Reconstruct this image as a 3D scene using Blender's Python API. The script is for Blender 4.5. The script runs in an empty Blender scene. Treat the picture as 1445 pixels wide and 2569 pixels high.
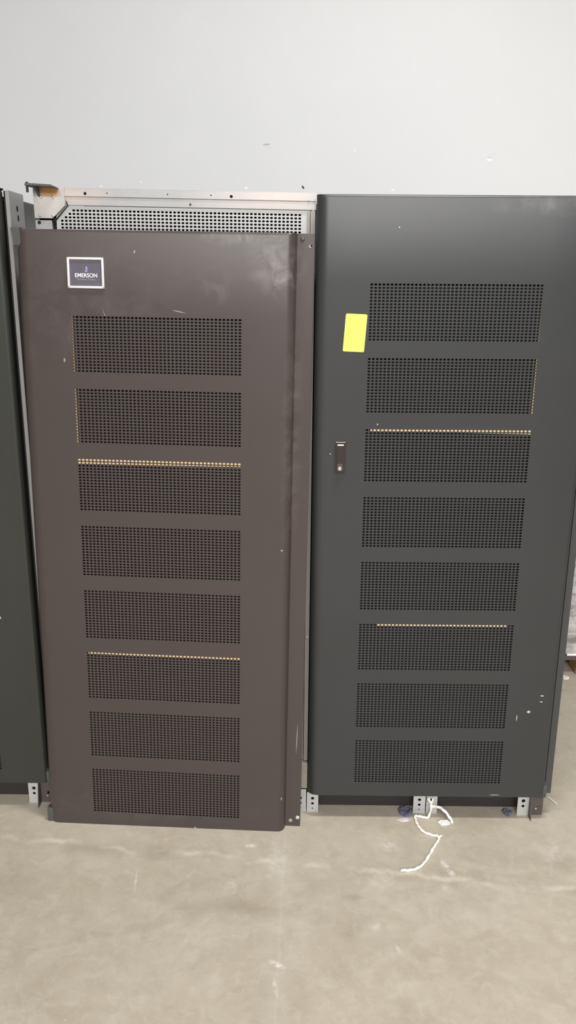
import bpy, math, random
from mathutils import Vector, Matrix
random.seed(7)
scene = bpy.context.scene
COL = scene.collection

# ------------------------------------------------------------------ helpers
class MB:
    """collects polygons and links them as one mesh object"""
    def __init__(s): s.v=[]; s.f=[]; s.m=[]; s.mi=0
    def face(s, pts):
        n=len(s.v); s.v+= [tuple(p) for p in pts]; s.f.append(tuple(range(n,n+len(pts)))); s.m.append(s.mi)
    def raw(s, vs, fs):
        n=len(s.v); s.v+=[tuple(p) for p in vs]; s.f+=[tuple(i+n for i in f) for f in fs]; s.m+=[s.mi]*len(fs)
    def box(s, a, b, bev=0.0):
        x0,y0,z0=a; x1,y1,z1=b
        if bev<=0:
            vs=[(x,y,z) for x in (x0,x1) for y in (y0,y1) for z in (z0,z1)]
            s.raw(vs,[(0,1,3,2),(4,6,7,5),(0,4,5,1),(2,3,7,6),(0,2,6,4),(1,5,7,3)]); return
        # chamfered box
        import bmesh
        bm=bmesh.new(); bmesh.ops.create_cube(bm,size=1)
        for v in bm.verts: v.co=Vector(((x0+x1)/2+v.co.x*(x1-x0),(y0+y1)/2+v.co.y*(y1-y0),(z0+z1)/2+v.co.z*(z1-z0)))
        bmesh.ops.bevel(bm,geom=bm.edges[:],offset=bev,segments=2,profile=0.6,affect='EDGES')
        bm.verts.index_update(); s.raw([v.co[:] for v in bm.verts],[[v.index for v in f.verts] for f in bm.faces]); bm.free()
    def prism(s, poly, y0, y1):
        """poly of (x,z), front at y0 (towards the viewer), back at y1"""
        n=len(poly); vs=[(x,y0,z) for x,z in poly]+[(x,y1,z) for x,z in poly]
        fs=[tuple(range(n)),tuple(range(2*n-1,n-1,-1))]+[(i,i+n,(i+1)%n+n,(i+1)%n) for i in range(n)]
        s.raw(vs,fs)
    def prism_x(s, poly, x0, x1):
        n=len(poly); vs=[(x0,y,z) for y,z in poly]+[(x1,y,z) for y,z in poly]
        s.raw(vs,[tuple(range(n)),tuple(range(2*n-1,n-1,-1))]+[(i,i+n,(i+1)%n+n,(i+1)%n) for i in range(n)])
    def cyl(s, c, axis, r, h, n=16, r2=None, dome=0.0):
        """from c along axis for h"""
        a=Vector(axis).normalized(); u=a.orthogonal().normalized(); w=a.cross(u); c=Vector(c); r2=r if r2 is None else r2
        rings=[(0,r),(h,r2)]
        if dome: rings=[(0,r),(h*0.5,r*0.97),(h*0.8,r*0.75),(h,r*0.3)]
        vs=[]
        for t,rr in rings:
            for k in range(n):
                an=2*math.pi*k/n; vs.append(c+a*t+(u*math.cos(an)+w*math.sin(an))*rr)
        fs=[tuple(range(n-1,-1,-1)),tuple(range(n*(len(rings)-1),n*len(rings)))]
        for j in range(len(rings)-1):
            fs+=[(j*n+k,j*n+(k+1)%n,(j+1)*n+(k+1)%n,(j+1)*n+k) for k in range(n)]
        s.raw(vs,fs)
    def cells(s, cells, y0=0.0, th=0.001, n=8, back=False):
        """flat sheet facing -y made of rectangular cells (x0,x1,z0,z1,rx,rz[,cx,cz]); rx None = no hole"""
        for c in cells:
            x0,x1,z0,z1,rx,rz=c[:6]
            P=[(x0,y0,z0),(x1,y0,z0),(x1,y0,z1),(x0,y0,z1)]
            if rx is None: s.face(P); continue
            cx,cz=(c[6],c[7]) if len(c)>6 else ((x0+x1)/2,(z0+z1)/2)
            base=len(s.v); V=list(P)
            for k in range(n):
                an=math.radians(-180+360.0/n/2+360.0*k/n)
                ca,sa=math.cos(an),math.sin(an)
                V.append((cx+rx*math.copysign(abs(ca)**0.9,ca)*1.02,y0,cz+rz*math.copysign(abs(sa)**0.9,sa)*1.02))
            V+=[(x,y0+th,z) for x,_,z in V[4:4+n]]
            q=n//4; F=[]
            # corner i sits at angle 225+90i ; octagon verts start at -157.5 (=202.5)
            for i in range(4):
                h=[4+(i*q+j)%n for j in range(q+1)]
                for j in range(q-1): F.append((i,h[j+1],h[j]) if False else (i,h[j+1],h[j]))
                F.append((i,(i+1)%4,h[q],h[q-1]))
            for k in range(n): F.append((4+k,4+(k+1)%n,4+n+(k+1)%n,4+n+k))
            s.raw(V,F)
    def build(s, name, mats, parent=None, smooth=None, loc=None):
        me=bpy.data.meshes.new(name); me.from_pydata(s.v,[],s.f)
        if not isinstance(mats,(list,tuple)): mats=[mats]
        for m in mats: me.materials.append(m)
        if len(mats)>1: me.polygons.foreach_set('material_index',s.m)
        me.validate(); me.update()
        if smooth is not None:
            me.polygons.foreach_set('use_smooth',[True]*len(me.polygons))
            import bmesh
            bm=bmesh.new(); bm.from_mesh(me); bmesh.ops.remove_doubles(bm,verts=bm.verts,dist=1e-5); bm.to_mesh(me); bm.free()
            me.set_sharp_from_angle(angle=math.radians(smooth))
        o=bpy.data.objects.new(name,me); COL.objects.link(o)
        if parent: o.parent=parent
        if loc: o.location=loc
        return o

def empty(name, loc=(0,0,0)):
    o=bpy.data.objects.new(name,None); COL.objects.link(o); o.location=loc; o.empty_display_size=0.1; return o
def tag(o, label=None, cat=None, group=None, kind=None):
    if label: o['label']=label
    if cat: o['category']=cat
    if group: o['group']=group
    if kind: o['kind']=kind
    return o
def share(src, name, parent, loc=(0,0,0)):
    o=bpy.data.objects.new(name,src.data); COL.objects.link(o); o.parent=parent; o.location=loc; return o

def tube(path, r, n=8, sub=6, jitter=0.0, twist=0.0):
    """Catmull-Rom swept tube, returns MB"""
    P=[Vector(p) for p in path]; Q=[]
    for i in range(len(P)-1):
        p0=P[max(i-1,0)];p1=P[i];p2=P[i+1];p3=P[min(i+2,len(P)-1)]
        for k in range(sub):
            t=k/sub; Q.append(0.5*((2*p1)+(p2-p0)*t+(2*p0-5*p1+4*p2-p3)*t*t+(3*p1-p0-3*p2+p3)*t**3))
    Q.append(P[-1]); vs=[]; up=Vector((0.12,0.2,1)); m=len(Q); fs=[]
    for i,q in enumerate(Q):
        d=(Q[min(i+1,m-1)]-Q[max(i-1,0)]).normalized(); u=d.cross(up).normalized(); w=u.cross(d)
        rr=r*(1+random.uniform(-jitter,jitter))
        for k in range(n):
            an=2*math.pi*k/n+twist*i; e=rr*(1.0+0.13*math.cos(3*(2*math.pi*k/n)))
            vs.append(q+(u*math.cos(an)+w*math.sin(an))*e)
    for i in range(m-1): fs+=[(i*n+k,i*n+(k+1)%n,(i+1)*n+(k+1)%n,(i+1)*n+k) for k in range(n)]
    fs+=[tuple(range(n-1,-1,-1)),tuple(range((m-1)*n,m*n))]
    b=MB(); b.raw(vs,fs); return b

# ------------------------------------------------------------------ materials
class NT:
    def __init__(s, name):
        s.mat=bpy.data.materials.new(name); s.mat.use_nodes=True; s.t=s.mat.node_tree; s.b=s.t.nodes['Principled BSDF']
        s.co=s.t.nodes.new('ShaderNodeTexCoord').outputs['Object']
    def n(s,t,**k):
        x=s.t.nodes.new(t)
        for a,b in k.items():
            if a in x.inputs: s.set(x.inputs[a],b)
            else: setattr(x,a,b)
        return x
    def set(s,i,v):
        if hasattr(v,'is_output'): s.t.links.new(v,i)
        elif hasattr(v,'outputs'): s.t.links.new(v.outputs[0],i)
        else: i.default_value=v
    def math(s,op,a,b=0.0,clamp=False):
        x=s.t.nodes.new('ShaderNodeMath'); x.operation=op; x.use_clamp=clamp; s.set(x.inputs[0],a); s.set(x.inputs[1],b); return x.outputs[0]
    def noise(s,scale,detail=4,rough=0.55,vec=None,dist=0.0):
        x=s.t.nodes.new('ShaderNodeTexNoise'); x.inputs['Scale'].default_value=scale; x.inputs['Detail'].default_value=detail
        x.inputs['Roughness'].default_value=rough; x.inputs['Distortion'].default_value=dist
        s.t.links.new(vec or s.co,x.inputs['Vector']); return x.outputs['Fac']
    def ramp(s,f,lo,hi):
        x=s.t.nodes.new('ShaderNodeMapRange'); x.clamp=True; s.set(x.inputs[0],f); x.inputs[1].default_value=lo; x.inputs[2].default_value=hi; return x.outputs[0]
    def mix(s,f,a,b):
        x=s.t.nodes.new('ShaderNodeMix'); x.data_type='RGBA'; s.set(x.inputs[0],f); 
        for i,v in ((6,a),(7,b)): s.set(x.inputs[i],(*v,1.0) if isinstance(v,tuple) and len(v)==3 else v)
        return x.outputs[2]
    def mapping(s,scale=(1,1,1),loc=(0,0,0),rot=(0,0,0)):
        x=s.t.nodes.new('ShaderNodeMapping'); s.t.links.new(s.co,x.inputs[0]); x.inputs['Scale'].default_value=scale; x.inputs['Location'].default_value=loc; x.inputs['Rotation'].default_value=rot; return x.outputs[0]
    def spot(s,c,r,soft=0.4,warp=0.0,wscale=30,rot=(0,0,0)):
        """elliptic patch: 1 inside, 0 outside (c, r in object space)"""
        sub=s.t.nodes.new('ShaderNodeVectorMath'); sub.operation='SUBTRACT'; s.t.links.new(s.co,sub.inputs[0]); sub.inputs[1].default_value=c
        m=s.t.nodes.new('ShaderNodeMapping'); s.t.links.new(sub.outputs[0],m.inputs[0]); m.vector_type='TEXTURE'; m.inputs['Rotation'].default_value=rot; m.inputs['Scale'].default_value=r
        l=s.t.nodes.new('ShaderNodeVectorMath'); l.operation='LENGTH'; s.t.links.new(m.outputs[0],l.inputs[0]); d=l.outputs['Value']
        if warp: d=s.math('ADD',d,s.math('MULTIPLY',s.math('SUBTRACT',s.noise(wscale,3),0.5),warp*2))
        return s.math('SUBTRACT',1.0,s.ramp(d,1.0-soft,1.0+soft*0.2))
    def bump(s,h,strength=0.2,dist=0.002):
        x=s.t.nodes.new('ShaderNodeBump'); x.inputs['Strength'].default_value=strength; x.inputs['Distance'].default_value=dist
        s.set(x.inputs['Height'],h); s.t.links.new(x.outputs[0],s.b.inputs['Normal'])
    def fin(s,color,rough=0.5,metal=0.0,spec=0.5):
        s.set(s.b.inputs['Base Color'],(*color,1.0) if isinstance(color,tuple) and len(color)==3 else color)
        s.set(s.b.inputs['Roughness'],rough); s.set(s.b.inputs['Metallic'],metal); s.b.inputs['Specular IOR Level'].default_value=spec
        return s.mat

def simple(name,color,rough=0.5,metal=0.0,var=0.08,scale=40,spec=0.5):
    t=NT(name); f=t.noise(scale,3); a=tuple(c*(1-var) for c in color); b=tuple(min(1,c*(1+var)) for c in color)
    return t.fin(t.mix(f,a,b),rough,metal,spec)

BROWN=(0.0650,0.0505,0.0480); GREY=(0.0385,0.0400,0.0420); DARK=(0.0325,0.0345,0.0300)
def powder(name, base, specks=0.5, extra=None, rough=0.35):
    t=NT(name)
    c=t.mix(t.ramp(t.noise(2.2,3),0.3,0.7),tuple(v*0.95 for v in base),tuple(v*1.06 for v in base))
    dust=t.ramp(t.noise(260,2,0.6),0.70-0.04*specks,0.78)
    big=t.ramp(t.noise(3.5,3),0.42,0.65)
    c=t.mix(t.math('MULTIPLY',t.math('MULTIPLY',dust,big),0.16*specks),c,(0.42,0.41,0.39))
    if extra: c=extra(t,c)
    t.bump(t.noise(900,2),0.12,0.0006)
    return t.fin(c,rough,0.0,0.5)

def lean_extra(t,c):
    dustc=(0.34,0.32,0.30)
    wisp=t.ramp(t.noise(16,5,0.65,dist=0.8),0.42,0.75)
    for cc,r,a in (((0.566,0,0.15),(0.075,0.2,0.075),0.60),((0.59,0,0.10),(0.035,0.2,0.05),0.5),((0.47,0,0.215),(0.11,0.2,0.02),0.55),((0.40,0,0.09),(0.05,0.2,0.05),0.28),
                   ((0.62,0,-0.35),(0.03,0.2,0.4),0.22),((0.05,0,0.0),(0.3,0.2,0.2),0.12),((0.2,0,-1.55),(0.35,0.2,0.06),0.14)):
        c=t.mix(t.math('MULTIPLY',t.math('MULTIPLY',t.spot(cc,r,0.9,0.25,9),wisp),a),c,dustc)
    for cc,r,ro in (((0.179,0,0.177),(0.0022,0.1,0.005),0.3),((0.598,0,-0.664),(0.004,0.1,0.003),0),((0.10,0,-0.02),(0.0012,0.1,0.05),-0.35),((0.052,0,-1.52),(0.0014,0.1,0.055),0.55),((-0.03,0,-0.12),(0.003,0.1,0.007),0),
                    ((0.655,0.03,-1.30),(0.0013,0.1,0.055),0.03),((0.33,0,-1.62),(0.004,0.1,0.003),0),((0.30,0,0.02),(0.02,0.1,0.0015),0.2),((0.61,0.01,-1.5),(0.002,0.1,0.006),0)):
        c=t.mix(t.math('MULTIPLY',t.spot(cc,r,0.5,0.15,60,(0,ro,0)),0.5),c,(0.6,0.6,0.58))
    return c
def right_extra(t,c):
    for cc,r in (((0.546,0,-1.313),(0.006,0.1,0.005)),((0.584,0,-1.256),(0.006,0.1,0.0025)),((0.583,0,-1.277),(0.005,0.1,0.002)),((-0.105,0,-0.478),(0.0022,0.1,0.0022)),((0.51,0,-1.335),(0.0015,0.1,0.012)),
                 ((0.46,0,-1.62),(0.018,0.1,0.0012)),((0.03,0,-0.39),(0.002,0.1,0.003)),((0.07,0,0.15),(0.002,0.1,0.002))):
        c=t.mix(t.math('MULTIPLY',t.spot(cc,r,0.5,0.25,120),0.85),c,(0.7,0.69,0.66))
    sm=t.math('MULTIPLY',t.spot((0.46,0,0.21),(0.16,0.2,0.03),0.9,0.3,12),t.ramp(t.noise(14,4),0.4,0.8))
    return t.mix(t.math('MULTIPLY',sm,0.3),c,(0.4,0.39,0.38))
M_lean=powder('brown_grey_powder_coat',BROWN,0.4,lean_extra)
M_right=powder('charcoal_powder_coat',GREY,1.0,right_extra)
M_left=powder('dark_olive_powder_coat',DARK,0.3)
M_lean_g=powder('brown_grey_perforated_sheet',BROWN,0.0); M_right_g=powder('charcoal_perforated_sheet',GREY,0.2); M_left_g=powder('olive_perforated_sheet',DARK,0.0)
M_side=powder('grey_side_sheet',(0.058,0.058,0.058),0.4)
M_filter_gap=simple('dark_filter_and_gap_shade',(0.018,0.017,0.017),0.9,0,0.35,70)  # filter colour, also the painted shade of gaps, slots and holes
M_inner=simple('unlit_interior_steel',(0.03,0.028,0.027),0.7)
M_plinth=simple('dark_base_rail',(0.022,0.018,0.016),0.7)
M_gold=simple('yellow_chromate_steel',(0.88,0.66,0.36),0.35,0.15,0.12,120)
M_black=simple('black_hardware',(0.035,0.034,0.034),0.42)
M_hinge=simple('grey_hinge_casting',(0.075,0.077,0.078),0.4)
M_maroon=simple('maroon_black_plastic',(0.030,0.020,0.020),0.32)
M_chrome=simple('bright_zinc',(0.80,0.79,0.77),0.22,0.85,0.05)
M_silver=simple('silver_badge_trim',(0.90,0.87,0.84),0.3,0.25,0.04)
M_plate=simple('violet_grey_badge_plate',(0.115,0.105,0.135),0.35,0,0.12,30)
M_white=simple('white_lettering',(0.92,0.90,0.92),0.5)
M_faint=simple('faded_lettering',(0.34,0.32,0.34),0.5)
M_violet=simple('violet_emblem',(0.24,0.20,0.50),0.4)
M_lilac=simple('lilac_emblem',(0.55,0.50,0.66),0.4)
M_yellow=simple('fluorescent_yellow_paper',(0.95,0.98,0.16),0.35,0,0.02,20)
M_rope=simple('white_cotton_cord',(0.90,0.88,0.82),0.85,0,0.08,300)
M_blue=simple('slate_blue_plastic',(0.135,0.14,0.185),0.5,0,0.3,60)
M_pale=simple('pale_grey_plastic',(0.55,0.52,0.52),0.5,0,0.15,60)
M_white2=simple('dusty_white_plastic',(0.78,0.74,0.70),0.5,0,0.15,60)
M_wood=simple('pallet_timber',(0.38,0.22,0.12),0.75,0,0.3,30)
M_beige=simple('weathered_zinc_block',(0.34,0.31,0.26),0.55,0.1,0.2,60)
M_dust=simple('dusty_dark_steel',(0.09,0.07,0.068),0.5,0,0.2,80)

def galv(name, base=(0.40,0.40,0.40), tint=None, rough=0.42, metal=0.3):
    t=NT(name); f=t.noise(22,4,0.6); v=t.n('ShaderNodeTexVoronoi'); v.inputs['Scale'].default_value=60; t.t.links.new(t.co,v.inputs['Vector'])
    c=t.mix(f,tuple(x*0.90 for x in base),tuple(min(1,x*1.08) for x in base))
    c=t.mix(t.math('MULTIPLY',t.ramp(v.outputs['Color'],0.3,0.8),0.12),c,tuple(x*0.75 for x in base))
    if tint: c=tint(t,c)
    return t.fin(c,t.math('ADD',t.math('MULTIPLY',f,0.15),rough-0.08),metal)
def beam_tint(t,c):  # warm tint near both ends of the beam
    c=t.mix(t.math('MULTIPLY',t.spot((-0.26,0,1.95),(0.22,1,0.05),1.0,0.2,6),0.5),c,(0.80,0.66,0.60))
    return t.mix(t.math('MULTIPLY',t.spot((-0.84,0,1.95),(0.12,1,0.03),1.0,0.2,6),0.45),c,(0.80,0.62,0.50))
def bracket_tint(t,c):
    c=t.mix(t.math('MULTIPLY',t.spot((-0.90,0,1.94),(0.09,1,0.08),1.0,0.2,8),0.5),c,(0.80,0.70,0.66))
    return t.mix(t.math('MULTIPLY',t.spot((-0.893,0,1.957),(0.036,1,0.015),0.5,0.15,30),0.85),c,(0.70,0.38,0.12))  # orange patch paints the overhead light's reflection on gold zinc plating
M_galv=galv('galvanised_steel'); M_beam=galv('galvanised_beam',tint=beam_tint); M_brkt=galv('reflection_tinted_bracket',tint=bracket_tint)
M_post=galv('dull_galvanised_post',(0.32,0.30,0.28),None,0.5,0.2); M_foot=galv('zinc_plated_foot',(0.52,0.53,0.52),None,0.45,0.2)
M_galv_shade=galv('shaded_galvanised_post',(0.30,0.295,0.29),None,0.45,0.25)  # darker galvanised copy; shade beside the left door put into the colour
M_perf=galv('galvanised_perforated_sheet',(0.46,0.46,0.46))

def wall_mat():
    t=NT('off_white_wall_paint')
    c=t.mix(t.noise(1.1,4),(0.735,0.742,0.750),(0.785,0.792,0.80))
    c=t.mix(t.math('MULTIPLY',t.ramp(t.noise(5,5,0.6),0.5,0.75),0.15),c,(0.86,0.86,0.86))
    # chips and scuffs in the paint
    c=t.mix(t.math('MULTIPLY',t.spot((-0.357,2.0,2.352),(0.020,1,0.019),0.6,0.2,60),0.5),c,(0.80,0.70,0.68))
    c=t.mix(t.math('MULTIPLY',t.spot((-0.358,2.0,2.368),(0.021,1,0.0045),0.6,0.2,80,(0,-0.1,0)),0.8),c,(0.36,0.36,0.36))
    for cc,r in (((0.738,2.0,2.306),(0.014,1,0.008)),((0.075,2.0,2.342),(0.005,1,0.003)),((-1.183,2.0,2.172),(0.009,1,0.005)),((-0.983,2.0,2.194),(0.006,1,0.004)),((-0.46,2.0,2.168),(0.009,1,0.005)),((0.268,2.0,2.163),(0.008,1,0.004))):
        c=t.mix(t.spot(cc,r,0.5,0.3,150),c,(1,1,1))
    c=t.mix(t.spot((0.738,2.0,2.3135),(0.014,1,0.002),0.5,0.3,150),c,(0.45,0.45,0.45))
    c=t.mix(t.spot((-0.1775,2.0,2.173),(0.005,1,0.011),0.4,0.3,150,(0,-0.6,0)),c,(0.015,0.015,0.015))
    t.bump(t.noise(30,4),0.08,0.004)
    return t.fin(c,0.55,0,0.3)

def floor_mat():
    t=NT('worn_concrete')
    a=t.noise(1.3,6,0.6,dist=0.4); b=t.noise(6,6,0.65,dist=0.6)
    c=t.mix(t.ramp(a,0.3,0.7),(0.425,0.368,0.292),(0.505,0.448,0.362))
    c=t.mix(t.math('MULTIPLY',t.ramp(b,0.45,0.75),0.45),c,(0.57,0.515,0.42))
    st=t.noise(2.6,5,0.6,t.mapping((1,1.9,1),(3.1,1.7,0)),1.2)
    c=t.mix(t.math('MULTIPLY',t.ramp(st,0.52,0.74),0.6),c,(0.36,0.31,0.235))
    g=t.noise(1.7,4,0.5,t.mapping((1,1,1),(7,2,0)))
    c=t.mix(t.math('MULTIPLY',t.ramp(g,0.5,0.75),0.35),c,(0.52,0.47,0.33))
    c=t.mix(t.math('MULTIPLY',t.ramp(t.noise(130,3),0.62,0.8),0.22),c,(0.30,0.26,0.21))
    c=t.mix(t.math('MULTIPLY',t.ramp(t.noise(15,6,0.7,dist=0.5),0.46,0.70),0.42),c,(0.36,0.31,0.245))
    c=t.mix(t.math('MULTIPLY',t.ramp(t.noise(24,6,0.7,t.mapping((1,1,1),(4,9,0)),0.8),0.48,0.72),0.42),c,(0.60,0.55,0.45))
    c=t.mix(t.math('MULTIPLY',t.ramp(t.noise(75,3,0.6,t.mapping((1,1,1),(1,5,0))),0.66,0.74),0.35),c,(0.68,0.63,0.54))
    # wandering pale crack parallel to the wall
    sx=t.n('ShaderNodeSeparateXYZ'); t.t.links.new(t.co,sx.inputs[0]); X,Y=sx.outputs[0],sx.outputs[1]
    w=t.math('MULTIPLY',t.math('SUBTRACT',t.noise(3.5,5,0.6,t.mapping((1,0.02,1))),0.5),0.16)
    line=t.math('ADD',t.math('ADD',Y,t.math('MULTIPLY',X,0.12)),w)
    d=t.math('ABSOLUTE',t.math('ADD',line,0.245))
    pat=t.ramp(t.noise(9,4,0.6),0.40,0.62)
    m=t.math('MULTIPLY',t.math('SUBTRACT',1.0,t.ramp(d,0.002,0.016)),pat)
    c=t.mix(t.math('MULTIPLY',m,0.50),c,(0.74,0.67,0.58))
    # straight joint running away from the wall
    d2=t.math('ABSOLUTE',t.math('ADD',t.math('SUBTRACT',X,t.math('MULTIPLY',Y,0.023)),0.2275))
    c=t.mix(t.math('MULTIPLY',t.math('SUBTRACT',1.0,t.ramp(d2,0.001,0.006)),0.10),c,(0.66,0.61,0.54))
    c=t.mix(t.math('MULTIPLY',t.math('SUBTRACT',1.0,t.ramp(d2,0.0,0.05)),0.14),c,(0.62,0.58,0.52))
    # white scuffs
    wn=t.ramp(t.noise(40,4,0.7),0.38,0.62)
    for cc,r,ro,al in (((-0.336,-0.14,0),(0.022,0.010,1),0.1,0.9),((-0.244,-0.607,0),(0.028,0.009,1),-0.5,1.0),((-0.247,-0.68,0),(0.007,0.03,1),0.2,0.7),((-0.386,-0.324,0),(0.02,0.03,1),0,0.4),
                       ((0.272,-0.24,0),(0.012,0.05,1),0.35,0.8),((0.10,-0.13,0),(0.03,0.05,1),0.5,0.45),((-0.673,-0.30,0),(0.004,0.05,1),0.1,0.6),((0.06,-0.29,0),(0.05,0.05,1),0,0.3),((-0.25,-0.2,0),(0.05,0.10,1),0,0.28),
                       ((0.03,-0.47,0),(0.012,0.022,1),-0.4,0.5),((0.08,-0.55,0),(0.006,0.02,1),0.3,0.5),((0.62,-0.16,0),(0.05,0.05,1),0,0.3),((0.25,-0.32,0),(0.02,0.02,1),0,0.3)):
        c=t.mix(t.math('MULTIPLY',t.math('MULTIPLY',t.spot(cc,r,0.8,0.35,35,(0,0,ro)),wn),al),c,(0.85,0.82,0.78))
    for cc,r in (((-0.86,-0.16,0),(0.09,0.035,1)),((-1.2,-0.35,0),(0.2,0.15,1)),((-0.40,-0.40,0),(0.14,0.04,1)),((-0.03,-0.36,0),(0.035,0.012,1)),((-0.05,-0.50,0),(0.04,0.05,1)),((-0.62,-0.18,0),(0.07,0.04,1)),((0.64,-0.2,0),(0.06,0.05,1))):
        c=t.mix(t.math('MULTIPLY',t.spot(cc,r,1.0,0.4,10),0.42),c,(0.26,0.215,0.155))
    c=t.mix(t.spot((-0.61,-0.115,0),(0.007,0.006,1),0.5,0.2,80),c,(0.72,0.42,0.22))
    t.bump(t.noise(60,6,0.6),0.12,0.003)
    return t.fin(c,t.math('ADD',0.42,t.math('MULTIPLY',b,0.25)),0,0.35)

# ------------------------------------------------------------------ setting
b=MB(); b.face([(-5,-7,0),(5,-7,0),(5,2.0,0),(-5,2.0,0)]); tag(b.build('floor',floor_mat()),'bare worn concrete warehouse floor','floor',kind='structure')
b=MB(); b.box((-5,2.0,0),(5,2.15,5.2)); tag(b.build('wall_back',wall_mat()),'off-white painted wall behind the cabinets','wall',kind='structure')
w=bpy.data.objects['wall_back']; 

# ------------------------------------------------------------------ door pieces
PX,PY,PP=0.0112,0.008785,0.20344
NC,NR=43,18
ZT,ZB=0.2335,-1.628
def grille_builder():
    b=MB(); cs=[]
    for r in range(NR):
        for c in range(NC):
            cs.append(((c-0.5)*PX,(c+0.5)*PX,-(r+0.5)*PY,-(r-0.5)*PY,PX*0.372,PY*0.330))
    b.cells(cs,0.0,0.0009); return b
GR=grille_builder()
GRILLE={}
def grilles(parent, mat):
    src=None
    for k in range(8):
        if mat.name not in GRILLE:
            GRILLE[mat.name]=GR.build('vent_grille',mat,parent,loc=(0,0,-k*PP))
        else: share(GRILLE[mat.name],'vent_grille',parent,(0,0,-k*PP))
def skin_builder(flange):
    xl,xr=-0.5*PX,(NC-0.5)*PX
    prof=[(-0.1545,0.034),(-0.1545,0.024)]
    for k in range(1,9):
        a=math.radians(90*k/8); prof.append((-0.1545+0.034*(1-math.cos(a)),0.024*(1-math.sin(a))))
    prof+=[(xl,0),(xr,0)]
    if flange:
        prof.append((0.598,0))
        for k in range(1,8):
            a=math.radians(90*k/7); prof.append((0.598+0.0245*math.sin(a),0.028*(1-math.cos(a))))
        prof+=[(0.6235,0.031),(0.6255,0.032),(0.6715,0.032),(0.672,0.034)]
    else:
        prof.append((0.611,0))
        for k in range(1,7):
            a=math.radians(90*k/6); prof.append((0.611+0.014*math.sin(a),0.014*(1-math.cos(a))))
        prof+=[(0.625,0.034)]
    zs=[ZT,ZT-0.0015,ZT-0.004,ZT-0.008]; drop={0:0.0070,1:0.0035,2:0.0010}
    for k in range(8): zs+=[-k*PP+PY*0.5,-k*PP-(NR-0.5)*PY]
    zs.append(ZB)
    b=MB(); 
    for i in range(len(prof)-1):
        (xa,ya),(xb,yb)=prof[i],prof[i+1]
        for j in range(len(zs)-1):
            if abs(xa-xl)<1e-6 and abs(xb-xr)<1e-6 and j>=4 and j%2==0: continue
            za,zb=zs[j],zs[j+1]; t_,u_=drop.get(j,0),drop.get(j+1,0)
            b.face([(xa,max(ya,u_),zb),(xb,max(yb,u_),zb),(xb,max(yb,t_),za),(xa,max(ya,t_),za)])
        # returns along top and bottom edges
        if ya<0.0339 or yb<0.0339:
            b.face([(xa,max(ya,0.007),ZT),(xb,max(yb,0.007),ZT),(xb,0.034,ZT),(xa,0.034,ZT)])
            b.face([(xa,ya,ZB),(xa,0.034,ZB),(xb,0.034,ZB),(xb,yb,ZB)])
    return b
def filt(parent):
    b=MB(); b.box((-0.09,0.020,-1.61),(0.56,0.033,0.05)); return b.build('filter_mat',M_filter_gap,parent)
def gold(parent, right):
    """chromated stiffener frame screwed tight behind the perforations"""
    xl,xr=-0.5*PX,(NC-0.5)*PX; y0,y1=0.00105,0.012
    for k,dl,dr,xa,xb in (((2,0.80,1.55,0.016,0),(5,0.80,0.86,0.055,0.02)) if right else ((2,1.80,1.50,-0.006,0),(5,0.72,0.92,0.006,0))):
        z=-k*PP+PY*0.5
        b=MB(); b.prism([(xl+xa,z-dl*PY),(xr-xb,z-dr*PY),(xr-xb,z+0.012),(xl+xa,z+0.012)],y0,y1); b.build('stiffener_bar',M_gold,parent)
    b=MB()
    if right: b.prism([(xr-0.0045,-PP-NR*PY),(xr+0.014,-PP-NR*PY),(xr+0.014,0.01),(xr-0.0012,0.01)],y0,y1)
    else: b.prism([(xl-0.014,-PP-NR*PY),(xl+0.0042,-PP-NR*PY),(xl+0.0026,0.01),(xl-0.014,0.01)],y0,y1)
    b.build('stiffener_bar',M_gold,parent)

# ------------------------------------------------------------------ foot brackets
def foot_plate(parent, x0, x1, y, z1, mat=M_foot, chamfer=0.0, holes=((0.60,0.0056),(0.375,0.0050),(0.165,0.0028)), name='foot_bracket', cx=None):
    b=MB(); cs=[]; n=len(holes); edges=[z1]
    zc=[h[0]*z1 for h in holes]
    for i in range(n-1): edges.append((zc[i]+zc[i+1])/2)
    edges.append(0.0)
    for i in range(n): cs.append((x0,x1,edges[i+1],edges[i],holes[i][1],holes[i][1],(x0+x1)/2 if cx is None else cx,zc[i]))
    b.cells(cs,y,0.003)
    if chamfer:
        b.v=[(x,yy,z-chamfer*(x1-x)/(x1-x0) if z>z1-1e-6 else z) for x,yy,z in b.v]
    # plate edges and flat toe resting on the floor
    b.face([(x1,y,0),(x1,y+0.003,0),(x1,y+0.003,z1),(x1,y,z1)]); b.face([(x0,y,0),(x0,y,z1-chamfer),(x0,y+0.003,z1-chamfer),(x0,y+0.003,0)])
    b.face([(x0,y+0.003,0),(x0,y+0.003,z1-chamfer),(x1,y+0.003,z1),(x1,y+0.003,0)][::1]) if False else None
    b.box((x0,y+0.003,0),(x1,y+0.03,0.003))
    o=b.build(name,mat,parent)
    return o

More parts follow.
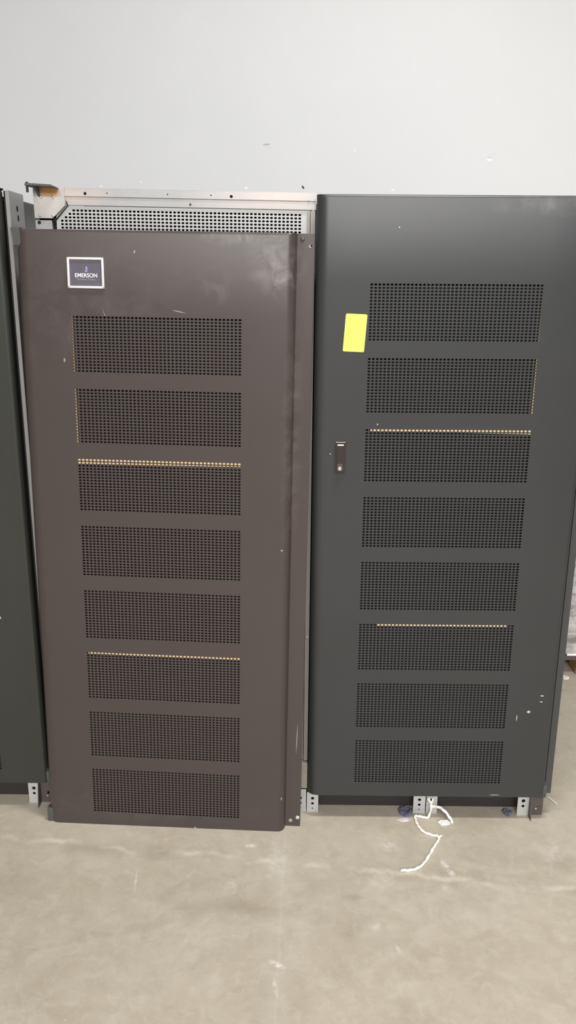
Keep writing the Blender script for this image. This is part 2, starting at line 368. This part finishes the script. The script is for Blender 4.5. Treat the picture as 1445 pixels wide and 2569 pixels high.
def corner_foot(parent, x, y, dark=True):
    """corner foot at the right end: light face plate, dark side web coming forward, dark outer plate"""
    f=foot_plate(parent,x,x+0.038,y,0.085,M_foot,0,((0.665,0.0064),(0.43,0.0052),(0.235,0.0030)))
    b=MB(); b.prism_x([(y+0.001,0.085),(y+0.001,0.0),(y-0.012,0.0),(y-0.030,0.0),(y-0.012,0.085)],x+0.038,x+0.0405)
    s=b.build('side_web',M_dust,parent)
    b=MB(); b.cells([(x+0.0405,x+0.086,0.052,0.085,None,None),(x+0.0405,x+0.086,0.028,0.052,0.004,0.0055,x+0.066,0.037),(x+0.0405,x+0.086,0.0,0.028,None,None)],y+0.004,0.003)
    b.build('outer_plate',M_dust,parent)
    b=MB(); b.cyl((x+0.019,y,0.020),(0,-1,0),0.003,0.003,10,dome=1); b.build('rivet',M_chrome,parent,smooth=40)
    b=MB(); b.cyl((x+0.063,y+0.003,0.026),(0,-1,0),0.0035,0.003,10,dome=1); b.build('rivet',M_chrome,parent,smooth=40)

# ------------------------------------------------------------------ right cabinet
def cabinet(name, label, X0, Y0, dz, mat, gmat, side, handle):
    r=empty(name,(X0,Y0,0)); tag(r,label,'cabinet','perforated-door cabinets with the door shut')
    O=1.718+dz
    b=MB(); b.box((-0.148,0.062,0.082),(0.630,1.0,1.935)); b.build('body',M_inner,r)
    b=MB(); b.box((-0.14,0.075,0.0),(0.625,0.95,0.082)); b.build('plinth',M_plinth,r)
    b=MB(); b.box((-0.150,0.05,1.935),(0.632,1.0,1.948)); b.build('top_panel',mat,r)
    d=skin_builder(False).build('door',mat,r,smooth=35,loc=(0,0,O))
    grilles(d,gmat); filt(d); gold(d,True)
    if side=='panel':
        b=MB(); b.box((0.6335,0.03,0.086),(0.655,1.0,1.95),0.0015); b.build('side_panel',M_side,r)
    # hinge knuckle at the lower outer corner of the door
    b=MB(); b.box((0.6085,0.004,ZB-0.004),(0.633,0.032,ZB+0.042),0.004); b.cyl((0.622,0.014,ZB-0.010),(0,0,1),0.007,0.06,14); b.build('hinge',M_hinge,d,smooth=40)
    return r,d
rc,rd=cabinet('vent_cabinet','charcoal cabinet with shut perforated door, black latch handle and yellow sticker',0,0,0,M_right,M_right_g,'panel',True)
foot_plate(rc,-0.1575,-0.1195,0.035,0.088,M_foot,0.012)
foot_plate(rc,0.2005,0.2405,0.035,0.086); foot_plate(rc,0.2440,0.2805,0.035,0.086)
corner_foot(rc,0.548,0.028)
# latch handle (door space: origin at first hole)
def rrect(x0,x1,z0,z1,r,n=5):
    P=[]
    for cx,cz,a0 in ((x1-r,z0+r,-90),(x1-r,z1-r,0),(x0+r,z1-r,90),(x0+r,z0+r,180)):
        for k in range(n+1):
            a=math.radians(a0+90*k/n); P.append((cx+r*math.cos(a),cz+r*math.sin(a)))
    return P
hz=1.718
b=MB(); b.prism(rrect(-0.0910,-0.0600,1.183-hz,1.2765-hz,0.004),-0.005,0.0); h=b.build('latch_handle',M_maroon,rd,smooth=30)
tag(h,'maroon-black latch handle')
b=MB(); b.prism(rrect(-0.0845,-0.0665,1.190-hz,1.2605-hz,0.003),-0.0095,-0.005); b.build('lever',M_maroon,h,smooth=30) if False else b.build('handle_lever',M_maroon,rd,smooth=30)
b=MB(); b.prism(rrect(-0.0845,-0.0665,1.2655-hz,1.2695-hz,0.001),-0.0062,-0.004); b.prism(rrect(-0.089,-0.062,1.2752-hz,1.2765-hz,0.0005),-0.0055,-0.002); b.build('handle_slot',M_silver,rd)
b=MB(); b.prism(rrect(-0.0845,-0.0690,1.191-hz,1.213-hz,0.005),-0.0115,-0.0095); b.build('lock_surround',M_dust,rd,smooth=30)
b=MB(); b.cyl((-0.0770,-0.0115,1.1985-hz),(0,-1,0),0.0058,0.003,18,dome=1); b.build('lock',M_chrome,rd,smooth=40)
# yellow sticker
b=MB(); P=rrect(-0.030,0.030,-0.052,0.052,0.004)
a=math.radians(-2.2); P=[(-0.0425+x*math.cos(a)-z*math.sin(a)+0.045*z*0.6,1.5865-hz+x*math.sin(a)+z*math.cos(a)) for x,z in P]
b.prism(P,-0.0006,0.0); s=b.build('sticker',M_yellow,rd); tag(s,'bright yellow rectangular sticker')

# ------------------------------------------------------------------ left cabinet
lc,ld=cabinet('vent_cabinet','dark cabinet cut by the left edge of the photo, beside a bare zinc post',-1.653,0.040,0.007,M_left,M_left_g,'post',False)
def lx(v): return v+1.653
def ly(v): return v-0.040
b=MB()   # zinc corner post: front flange and perforated side web with two slots
b.box((lx(-1.0165),ly(0.062),0.09),(lx(-1.006),ly(0.066),1.962))
cs=[(0,0.12,0.09,1.87,None,None),(0,0.12,1.87,1.905,0.007,0.009,0.062,1.893),(0,0.12,1.905,1.962,0.007,0.009,0.058,1.918)]
sub=MB(); sub.cells(cs,0,0.002)
b.raw([(lx(-1.006),ly(0.066)+x,z) for x,y,z in sub.v],sub.f)
b.build('corner_post',M_galv_shade,lc)
b=MB(); b.box((lx(-1.0225),ly(0.067),0.09),(lx(-1.0080),ly(0.186),1.9612)); b.build('post_shade_core',M_filter_gap,lc)  # dark box inside the post, painted shade for the slots and front gap
b=MB(); b.box((lx(-1.0225),ly(0.187),0.085),(lx(-1.010),1.0,1.944),0.001); b.build('side_panel',M_left,lc)
corner_foot(lc,0.546,0.030)
b=MB(); b.prism([(0.56,1.957),(0.612,1.957),(0.625,1.968),(0.60,1.976),(0.55,1.986),(0.54,1.975)],0.0,0.05); b.build('hinge_tab',M_hinge,lc)
# last letter of a small white mark on the door, at the edge of the picture
b=MB(); b.prism([(0.5145,0.706),(0.5168,0.706),(0.5205,0.694),(0.5195,0.6915),(0.5165,0.6935)],-0.0005,0.0); b.build('white_mark',M_pale,lc)

# ------------------------------------------------------------------ middle bare frame
def slope(b,k=0.0135,x0=-0.16):
    b.v=[(x,y,z-k*(x-x0)) for x,y,z in b.v]; return b
mc=empty('bare_cabinet',(0,0,0)); tag(mc,'bare galvanised cabinet frame with perforated top strip behind the leaning door','cabinet')
b=MB(); b.box((-0.925,0.085,0.10),(-0.172,1.0,1.74)); b.build('inner_body',M_inner,mc)
b=MB(); b.box((-0.92,0.080,0.0),(-0.175,0.95,0.10)); b.build('plinth',M_plinth,mc)
# top beam : C section, upper half tipped slightly back, open holes
b=MB()
xs0,xs1=-0.936,-0.1555
prof=[(0.075,1.9605),(0.060,1.9600),(0.0565,1.9575),(0.0555,1.938),(0.0580,1.936),(0.0580,1.9150),(0.066,1.9145)]
holes=[(-0.7933,0.0042),(-0.7326,0.0018),(-0.5655,0.0018),(-0.4458,0.0018),(-0.3898,0.0042)]
for i in range(len(prof)-1):
    (y0,z0),(y1,z1)=prof[i],prof[i+1]
    if i==2: continue
    b.face([(xs0,y1,z1),(xs1,y1,z1),(xs1,y0,z0),(xs0,y0,z0)])
edges=[xs0]+[(holes[i][0]+holes[i+1][0])/2 for i in range(4)]+[xs1]
sub=MB(); sub.cells([(edges[i],edges[i+1],1.938,1.9575,holes[i][1],holes[i][1],holes[i][0],1.9475 if holes[i][1]<0.003 else 1.9455) for i in range(5)],0.056,0.003)
b.raw(sub.v,sub.f)
b.face([(xs0,0.075,1.9605),(xs1,0.075,1.9605),(xs1,1.0,1.955),(xs0,1.0,1.955)])
b.face([(xs1,0.056,1.915),(xs1,0.08,1.915),(xs1,0.08,1.9605),(xs1,0.056,1.9605)])
slope(b).build('top_beam',M_beam,mc)
b=MB(); b.box((-0.93,0.075,1.74),(-0.16,0.16,1.9135)); slope(b); b.build('vent_cavity',M_filter_gap,mc)
b=MB(); b.box((-0.90,0.061,1.938),(-0.2,0.0635,1.957)); slope(b).build('beam_hole_shade',M_filter_gap,mc)  # dark sheet behind the open holes, standing in for the shade inside
b=MB(); b.cyl((-0.5034,0.058,1.928),(0,-1,0),0.0032,0.003,10,dome=1); b.build('beam_screw',M_dust,mc,smooth=40)
b=MB(); b.cyl((-0.1756,0.056,1.9390),(0,-1,0),0.0035,0.002,10,dome=1); b.build('beam_screw',M_chrome,mc,smooth=40)
# perforated vent strip with a cut corner
b=MB(); cs=[]; px=0.01122; py=0.00915; xr=-0.2005; ncol=60; ztop=1.9015
for r in range(16):
    last=0
    for c in range(ncol):
        x=xr-c*px; z=ztop-r*py
        lim=[-0.836,-0.8475,-0.8585][r] if r<3 else -0.8697
        if x<lim-0.002: continue
        last=x-px/2
        cs.append((x-px/2,x+px/2,z-py/2,z+py/2,px*0.365,py*0.325))
    if last>-0.8785: cs.append((-0.8785,last,z-py/2,z+py/2,None,None))
zt=ztop+py/2; zb=ztop-15.5*py
cs.append((xr+px/2,-0.1715,zb,zt,None,None)); cs.append((-0.878,xr+px/2,zt,1.9135,None,None)); cs.append((xr+px/2,-0.1715,zt,1.9135,None,None))
b.cells(cs,0.062,0.0012)
slope(b); b.build('vent_strip',M_perf,mc)
b=MB(); b.prism([(-0.8455,1.9145),(-0.8425,1.9145),(-0.8800,1.8725),(-0.8830,1.8755)],0.0605,0.0617); b.prism([(-0.8465,1.9275),(-0.8440,1.9220),(-0.8425,1.9145),(-0.8455,1.9145)],0.0525,0.0617)
b.prism([(-0.8885,1.8815),(-0.8760,1.8815),(-0.8815,1.8665)],0.0600,0.0617); slope(b,0.0125); b.build('gap_shade_strip',M_filter_gap,mc)  # dark strips and wedge painted as the shade in the bracket's gap
# corner bracket plate, bolts, hinge arm
b=MB(); b.prism([(-0.936,1.880),(-0.886,1.880),(-0.8495,1.9145),(-0.8495,1.9275),(-0.8495,1.9605),(-0.936,1.9605)],0.0525,0.0555); slope(b,0.0125); cb=b.build('corner_bracket',M_brkt,mc)
b=MB(); b.box((-0.936,0.057,0.10),(-0.890,0.075,1.884)); b.build('frame_post',M_galv,mc)
for x,z in ((-0.9208,1.8965),(-0.8842,1.8955),(-0.9149,1.9445),(-0.8818,1.9445)):
    bb=MB(); bb.cyl((x,0.0525,z),(0,-1,0),0.0042,0.0035,12,dome=1); bb.build('bolt',M_chrome,cb,smooth=40)
b=MB(); b.cyl((-0.9255,0.0568,1.878),(0,-1,0),0.0048,0.0006,14); b.build('bolt_hole',M_filter_gap,cb)
b=MB(); b.prism([(-0.942,1.9690),(-0.864,1.9665),(-0.872,1.9715),(-0.940,1.975)],0.0,0.054); b.prism_x([(0.052,1.966),(0.004,1.968),(0.052,1.945)],-0.922,-0.917)
b.build('hinge_arm',M_hinge,mc)
b=MB(); b.cyl((-0.9365,0.006,1.952),(0,0,1),0.0035,0.026,12); b.build('hinge_pin',M_maroon,mc,smooth=40)
# right post, block and foot of the frame
b=MB(); b.box((-0.1800,0.058,0.188),(-0.1725,0.09,1.912)); b.box((-0.1705,0.052,0.188),(-0.1575,0.09,1.912)); b.build('frame_post',M_post,mc)
b=MB(); b.cyl((-0.1640,0.052,0.632),(0,-1,0),0.0038,0.0025,10,dome=1); b.build('post_screw',M_chrome,mc,smooth=40)
b=MB(); b.box((-0.182,0.040,0.088),(-0.157,0.09,0.184),0.0015); b.build('post_base',M_beige,mc)
foot_plate(mc,-0.200,-0.1605,0.038,0.086)
b=MB(); b.box((-0.936,0.055,0.0),(-0.90,0.075,0.10)); b.build('foot_bracket',M_foot,mc)

# ------------------------------------------------------------------ leaning door
ex=Vector((0.9988,-0.0475,-0.0106)); ev=Vector((-0.0119,-0.0277,-0.9995)); 
ex.normalize(); zz=(-ev).normalized(); ex=(ex-zz*ex.dot(zz)).normalized(); yy=zz.cross(ex)
dr=empty('perforated_panel'); tag(dr,'loose brown-grey perforated cabinet door with silver nameplate leaning on bare frame','panel')
mw=Matrix(((ex.x,yy.x,zz.x,-0.8341),(ex.y,yy.y,zz.y,0.0037),(ex.z,yy.z,zz.z,1.6249),(0,0,0,1)))
dr.matrix_world=mw
dsk=skin_builder(True).build('door_sheet',M_lean,dr,smooth=35)
grilles(dr,M_lean_g); filt(dr); gold(dr,False)
b=MB(); b.prism([(-0.166,0.237),(-0.141,0.237),(-0.138,0.200),(-0.143,0.190),(-0.159,0.190)],0.004,0.03); b.cyl((-0.150,0.016,0.186),(0,0,1),0.0085,0.05,14); b.build('hinge',M_hinge,dr,smooth=35)
b=MB(); b.box((-0.163,0.006,-1.633),(-0.142,0.03,-1.578),0.004); b.build('hinge',M_hinge,dr,smooth=35)
for x,z,m in ((0.6385,0.2185,M_side),(0.640,-1.597,M_beige),(0.663,-1.585,M_pale)):
    b=MB(); b.cyl((x,0.032,z),(0,-1,0),0.0065,0.003,14,dome=1); b.build('screw',m,dr,smooth=40)
b=MB(); b.cyl((0.6605,0.0320,0.2005),(0,-1,0),0.0040,0.0010,16); b.mi=1; b.cyl((0.6625,0.0312,0.2015),(0,-1,0),0.0030,0.0006,14); b.build('screw_hole',[M_pale,M_filter_gap],dr)
# nameplate
bx0,bx1,bz0,bz1=-0.0095,0.0930,0.078,0.1605
b=MB(); b.box((bx0+0.004,-0.0018,bz0+0.004),(bx1-0.004,-0.0002,bz1-0.004)); bp=b.build('nameplate',M_plate,dr); tag(bp,'violet-grey nameplate in a silver frame')
b=MB(); wd=0.0062
for (a0,a1,c0,c1) in ((bx0,bx1,bz1-wd,bz1),(bx0,bx1,bz0,bz0+wd),(bx0,bx0+wd,bz0,bz1),(bx1-wd,bx1,bz0,bz1)):
    b.box((a0,-0.0050,c0),(a1,0.0,c1),0.0012)
b.build('nameplate_frame',M_silver,bp,smooth=30)
def text(body,size,x,z,width,mat,name,bold=0.0,parent=None):
    cu=bpy.data.curves.new(name,'FONT'); cu.body=body; cu.size=size; cu.align_x='CENTER'; cu.extrude=0.0003; cu.offset=bold
    o=bpy.data.objects.new(name,cu); COL.objects.link(o); bpy.context.view_layer.update()
    me=bpy.data.meshes.new_from_object(o.evaluated_get(bpy.context.evaluated_depsgraph_get())); bpy.data.objects.remove(o)
    wv=max(v.co.x for v in me.vertices)-min(v.co.x for v in me.vertices); k=width/wv
    for v in me.vertices: v.co=Vector((x+v.co.x*k,-0.0021-v.co.z,z+v.co.y))
    me.materials.clear(); me.materials.append(mat)
    n=bpy.data.objects.new(name,me); COL.objects.link(n); n.parent=parent; return n
cxm=0.0425
text('EMERSON',0.0152,cxm,0.1075,0.062,M_white,'lettering',0.0002,bp)
text('Network Power',0.0088,cxm,0.0990,0.052,M_faint,'lettering',0.0,bp)
ce=0.0440
b=MB(); b.prism([(ce-0.0046,0.1245),(ce+0.0028,0.1215),(ce+0.0044,0.1280),(ce+0.0014,0.1345),(ce-0.0030,0.1310)],-0.0024,-0.0019); b.mi=1
b.prism([(ce-0.0018,0.1318),(ce+0.0030,0.1308),(ce+0.0002,0.1378)],-0.0027,-0.0024); b.prism([(ce-0.0050,0.1252),(ce+0.0012,0.1235),(ce-0.0002,0.1205)],-0.0027,-0.0024)
b.build('emblem',[M_violet,M_lilac],bp)

# ------------------------------------------------------------------ cord on the floor
R=0.0041
pth=[(0.259,0.024,0.034),(0.256,0.018,0.018),(0.246,0.006,R),(0.232,0.008,R),(0.216,0.013,R),(0.205,0.014,R),(0.2035,0.002,R),(0.205,-0.024,R),(0.211,-0.048,R),(0.222,-0.068,R),(0.240,-0.080,R),(0.258,-0.088,R),(0.2655,-0.094,R+0.002),(0.2635,-0.107,R),(0.252,-0.126,R),(0.238,-0.150,R),(0.222,-0.180,R),(0.203,-0.212,R),(0.185,-0.233,R),(0.166,-0.245,R),(0.146,-0.249,R),(0.124,-0.250,R)]
t=tube(pth,R,8,6,0.10,0.35)
def blob(t,c,r,n=10):
    vs=[];fs=[];c=Vector(c)
    for i in range(1,6):
        th=math.pi*i/6
        for k in range(n):
            a=2*math.pi*k/n; q=1+0.22*math.sin(3*a+i*1.7); vs.append(c+Vector((math.sin(th)*math.cos(a)*r[0]*q,math.sin(th)*math.sin(a)*r[1]*q,math.cos(th)*r[2])))
    for i in range(4): fs+=[(i*n+k,(i+1)*n+k,(i+1)*n+(k+1)%n,i*n+(k+1)%n) for k in range(n)]
    fs+=[tuple(range(n)),tuple(range(5*n-1,4*n-1,-1))]
    t.raw(vs,fs)
cord=empty('cord',(0.255,0.0,0)); tag(cord,'thin white knotted cord tied to the middle foot bracket and trailing over the floor','cord')
co=t.build('strand',M_rope,cord,smooth=60,loc=(-0.255,0,0))
t=tube([(0.259,0.024,0.033),(0.270,0.021,0.037),(0.286,0.017,0.036),(0.301,0.010,0.028),(0.313,0.000,0.017),(0.3215,-0.010,0.006),(0.3225,-0.018,0.0048)],0.0048,8,6,0.08,0.3); t.build('strand',M_rope,cord,smooth=60,loc=(-0.255,0,0))
t=MB(); blob(t,(0.2600,0.026,0.034),(0.0068,0.006,0.0085)); blob(t,(0.2585,0.027,0.046),(0.0062,0.006,0.0075)); t.build('knot',M_rope,cord,smooth=60,loc=(-0.255,0,0))
t=MB(); blob(t,(0.2655,-0.096,0.0055),(0.006,0.009,0.0055)); t.build('knot',M_rope,cord,smooth=60,loc=(-0.255,0,0))
for q in ([(0.2575,0.027,0.044),(0.2525,0.026,0.055),(0.2475,0.026,0.0655)],[(0.2605,0.027,0.044),(0.2630,0.026,0.055),(0.2645,0.026,0.066)],[(0.2655,-0.096,0.006),(0.271,-0.091,0.005),(0.2765,-0.086,0.004)],[(0.2655,-0.096,0.006),(0.262,-0.087,0.005),(0.262,-0.080,0.004)]):
    tube(q,0.0032,7,4,0.1).build('cord_end',M_rope,cord,smooth=60,loc=(-0.255,0,0))

# ------------------------------------------------------------------ scraps
def scrap(name,c,r,mat,label,seed,cat='scrap',flat=0.35):
    rnd=random.Random(seed); b=MB(); n=14; rings=[]
    vs=[];fs=[]
    for j,(k,h) in enumerate(((1.0,0.0),(1.0,0.25),(0.72,0.8),(0.34,0.65))):
        for i in range(n):
            a=2*math.pi*i/n; q=k*(0.75+0.4*rnd.random()); vs.append((c[0]+math.cos(a)*r[0]*q,c[1]+math.sin(a)*r[1]*q,r[2]*h*(0.6+0.8*rnd.random())))
    for j in range(3): fs+=[(j*n+i,j*n+(i+1)%n,(j+1)*n+(i+1)%n,(j+1)*n+i) for i in range(n)]
    fs+=[tuple(range(3*n,4*n)),tuple(range(n-1,-1,-1))]
    b.raw([(x-c[0],y-c[1],z) for x,y,z in vs],fs); o=b.build(name,mat,loc=(c[0],c[1],0)); tag(o,label,cat); return o
scrap('plastic_scrap',(0.176,0.042,0),(0.024,0.030,0.011),M_blue,'crumpled slate-blue plastic scrap beside the left middle foot bracket',3)
scrap('plastic_scrap',(0.165,-0.004,0),(0.024,0.007,0.006),M_pale,'flat pale grey scrap in front of the blue scrap',5)
scrap('paper_scrap',(0.297,-0.018,0),(0.022,0.014,0.010),M_white2,'dusty white crumpled scrap under the looping end of the cord',8)
scrap('plastic_scrap',(0.520,0.045,0),(0.018,0.022,0.008),M_blue,'dark crumpled plastic scrap at the right corner foot of the charcoal cabinet',12)
scrap('paper_chip',(1.030,1.030,0),(0.016,0.022,0.006),M_white2,'small pale chip on the floor just left of the pallet leg',14)
tube([(0.684,0.128,0.003),(0.693,0.108,0.003),(0.702,0.088,0.003)],0.0022,6,3).build('splinter',M_white2)
tag(bpy.data.objects['splinter'],'thin pale splinter on the floor right of the charcoal cabinet','splinter')

# ------------------------------------------------------------------ wrapped load at the right edge
pl=empty('pallet',(0.86,1.06,0)); tag(pl,'dark timber pallet on the floor at the right edge of the photo','pallet')
for k in range(5):
    b=MB(); b.box((0,0.155*k,0.072),(1.0,0.155*k+0.10,0.094),0.002); b.build('deck_board',M_dust,pl)
for x in (0.0,0.225,0.55,0.88):
    for y in (0.0,0.31,0.62):
        b=MB(); b.box((x,y,0.0),(x+0.10,y+0.10,0.072),0.004); b.build('block',M_wood,pl)
def wrap_mat():
    t=NT('grey_stretch_film'); f=t.noise(7,4,0.6,t.mapping((1,1,2.5)),1.5)
    c=t.mix(t.ramp(f,0.35,0.65),(0.26,0.245,0.24),(0.66,0.66,0.67)); t.bump(t.noise(14,5,0.6,t.mapping((2,2,0.6)),1.0),0.5,0.02)
    return t.fin(c,0.25,0.1)
b=MB(); b.box((0.0,0.0,0.0),(1.0,0.70,0.95),0.02); wl=b.build('wrapped_load',wrap_mat(),smooth=40,loc=(0.862,1.062,0.0945)); tag(wl,'grey stretch-wrapped load standing on the pallet at the right edge','wrapped load')
b=MB(); b.box((0.175,-0.003,0.0),(0.99,0.002,0.009),0.001); b.build('film_hem',M_white,wl)

# ------------------------------------------------------------------ camera
cd=bpy.data.cameras.new('camera'); cam=bpy.data.objects.new('camera',cd); COL.objects.link(cam)
cd.sensor_fit='VERTICAL'; cd.sensor_height=36.0; cd.sensor_width=36.0; cd.lens=2050.0/2569.0*36.0; cd.clip_start=0.05
r_=Vector((0.9999,0.0087,0.0064)).normalized(); f_=Vector((-0.0067,0.9621,-0.2726)).normalized(); u_=r_.cross(f_).normalized(); r_=f_.cross(u_)
cam.matrix_world=Matrix(((r_.x,u_.x,-f_.x,-0.2110),(r_.y,u_.y,-f_.y,-2.3459),(r_.z,u_.z,-f_.z,1.7271),(0,0,0,1)))
scene.camera=cam

# ------------------------------------------------------------------ light
def area(name,loc,size,power,color=(1,0.985,0.965),rot=(0,0,0)):
    l=bpy.data.lights.new(name,'AREA'); l.shape='RECTANGLE'; l.size,l.size_y=size; l.energy=power; l.color=color
    o=bpy.data.objects.new(name,l); COL.objects.link(o); o.location=loc; o.rotation_euler=rot; return o
area('overhead_light',(0.40,-0.62,4.2),(0.9,0.25),95)
for k,yy_ in enumerate((-8.5,-13.0,-18.0)):
    area('overhead_light',(0.5,yy_,5.5),(7.0,1.6),1100)  # unseen far lamps added for sheen on the door tops and front fill
wd_=bpy.data.worlds.new('warehouse'); scene.world=wd_; wd_.use_nodes=True
wd_.node_tree.nodes['Background'].inputs[0].default_value=(1.0,0.995,0.985,1); wd_.node_tree.nodes['Background'].inputs[1].default_value=0.26
scene.view_settings.view_transform='Standard'; scene.view_settings.look='None'; scene.view_settings.exposure=0.0; scene.view_settings.gamma=1.0; scene.view_settings.use_curve_mapping=False
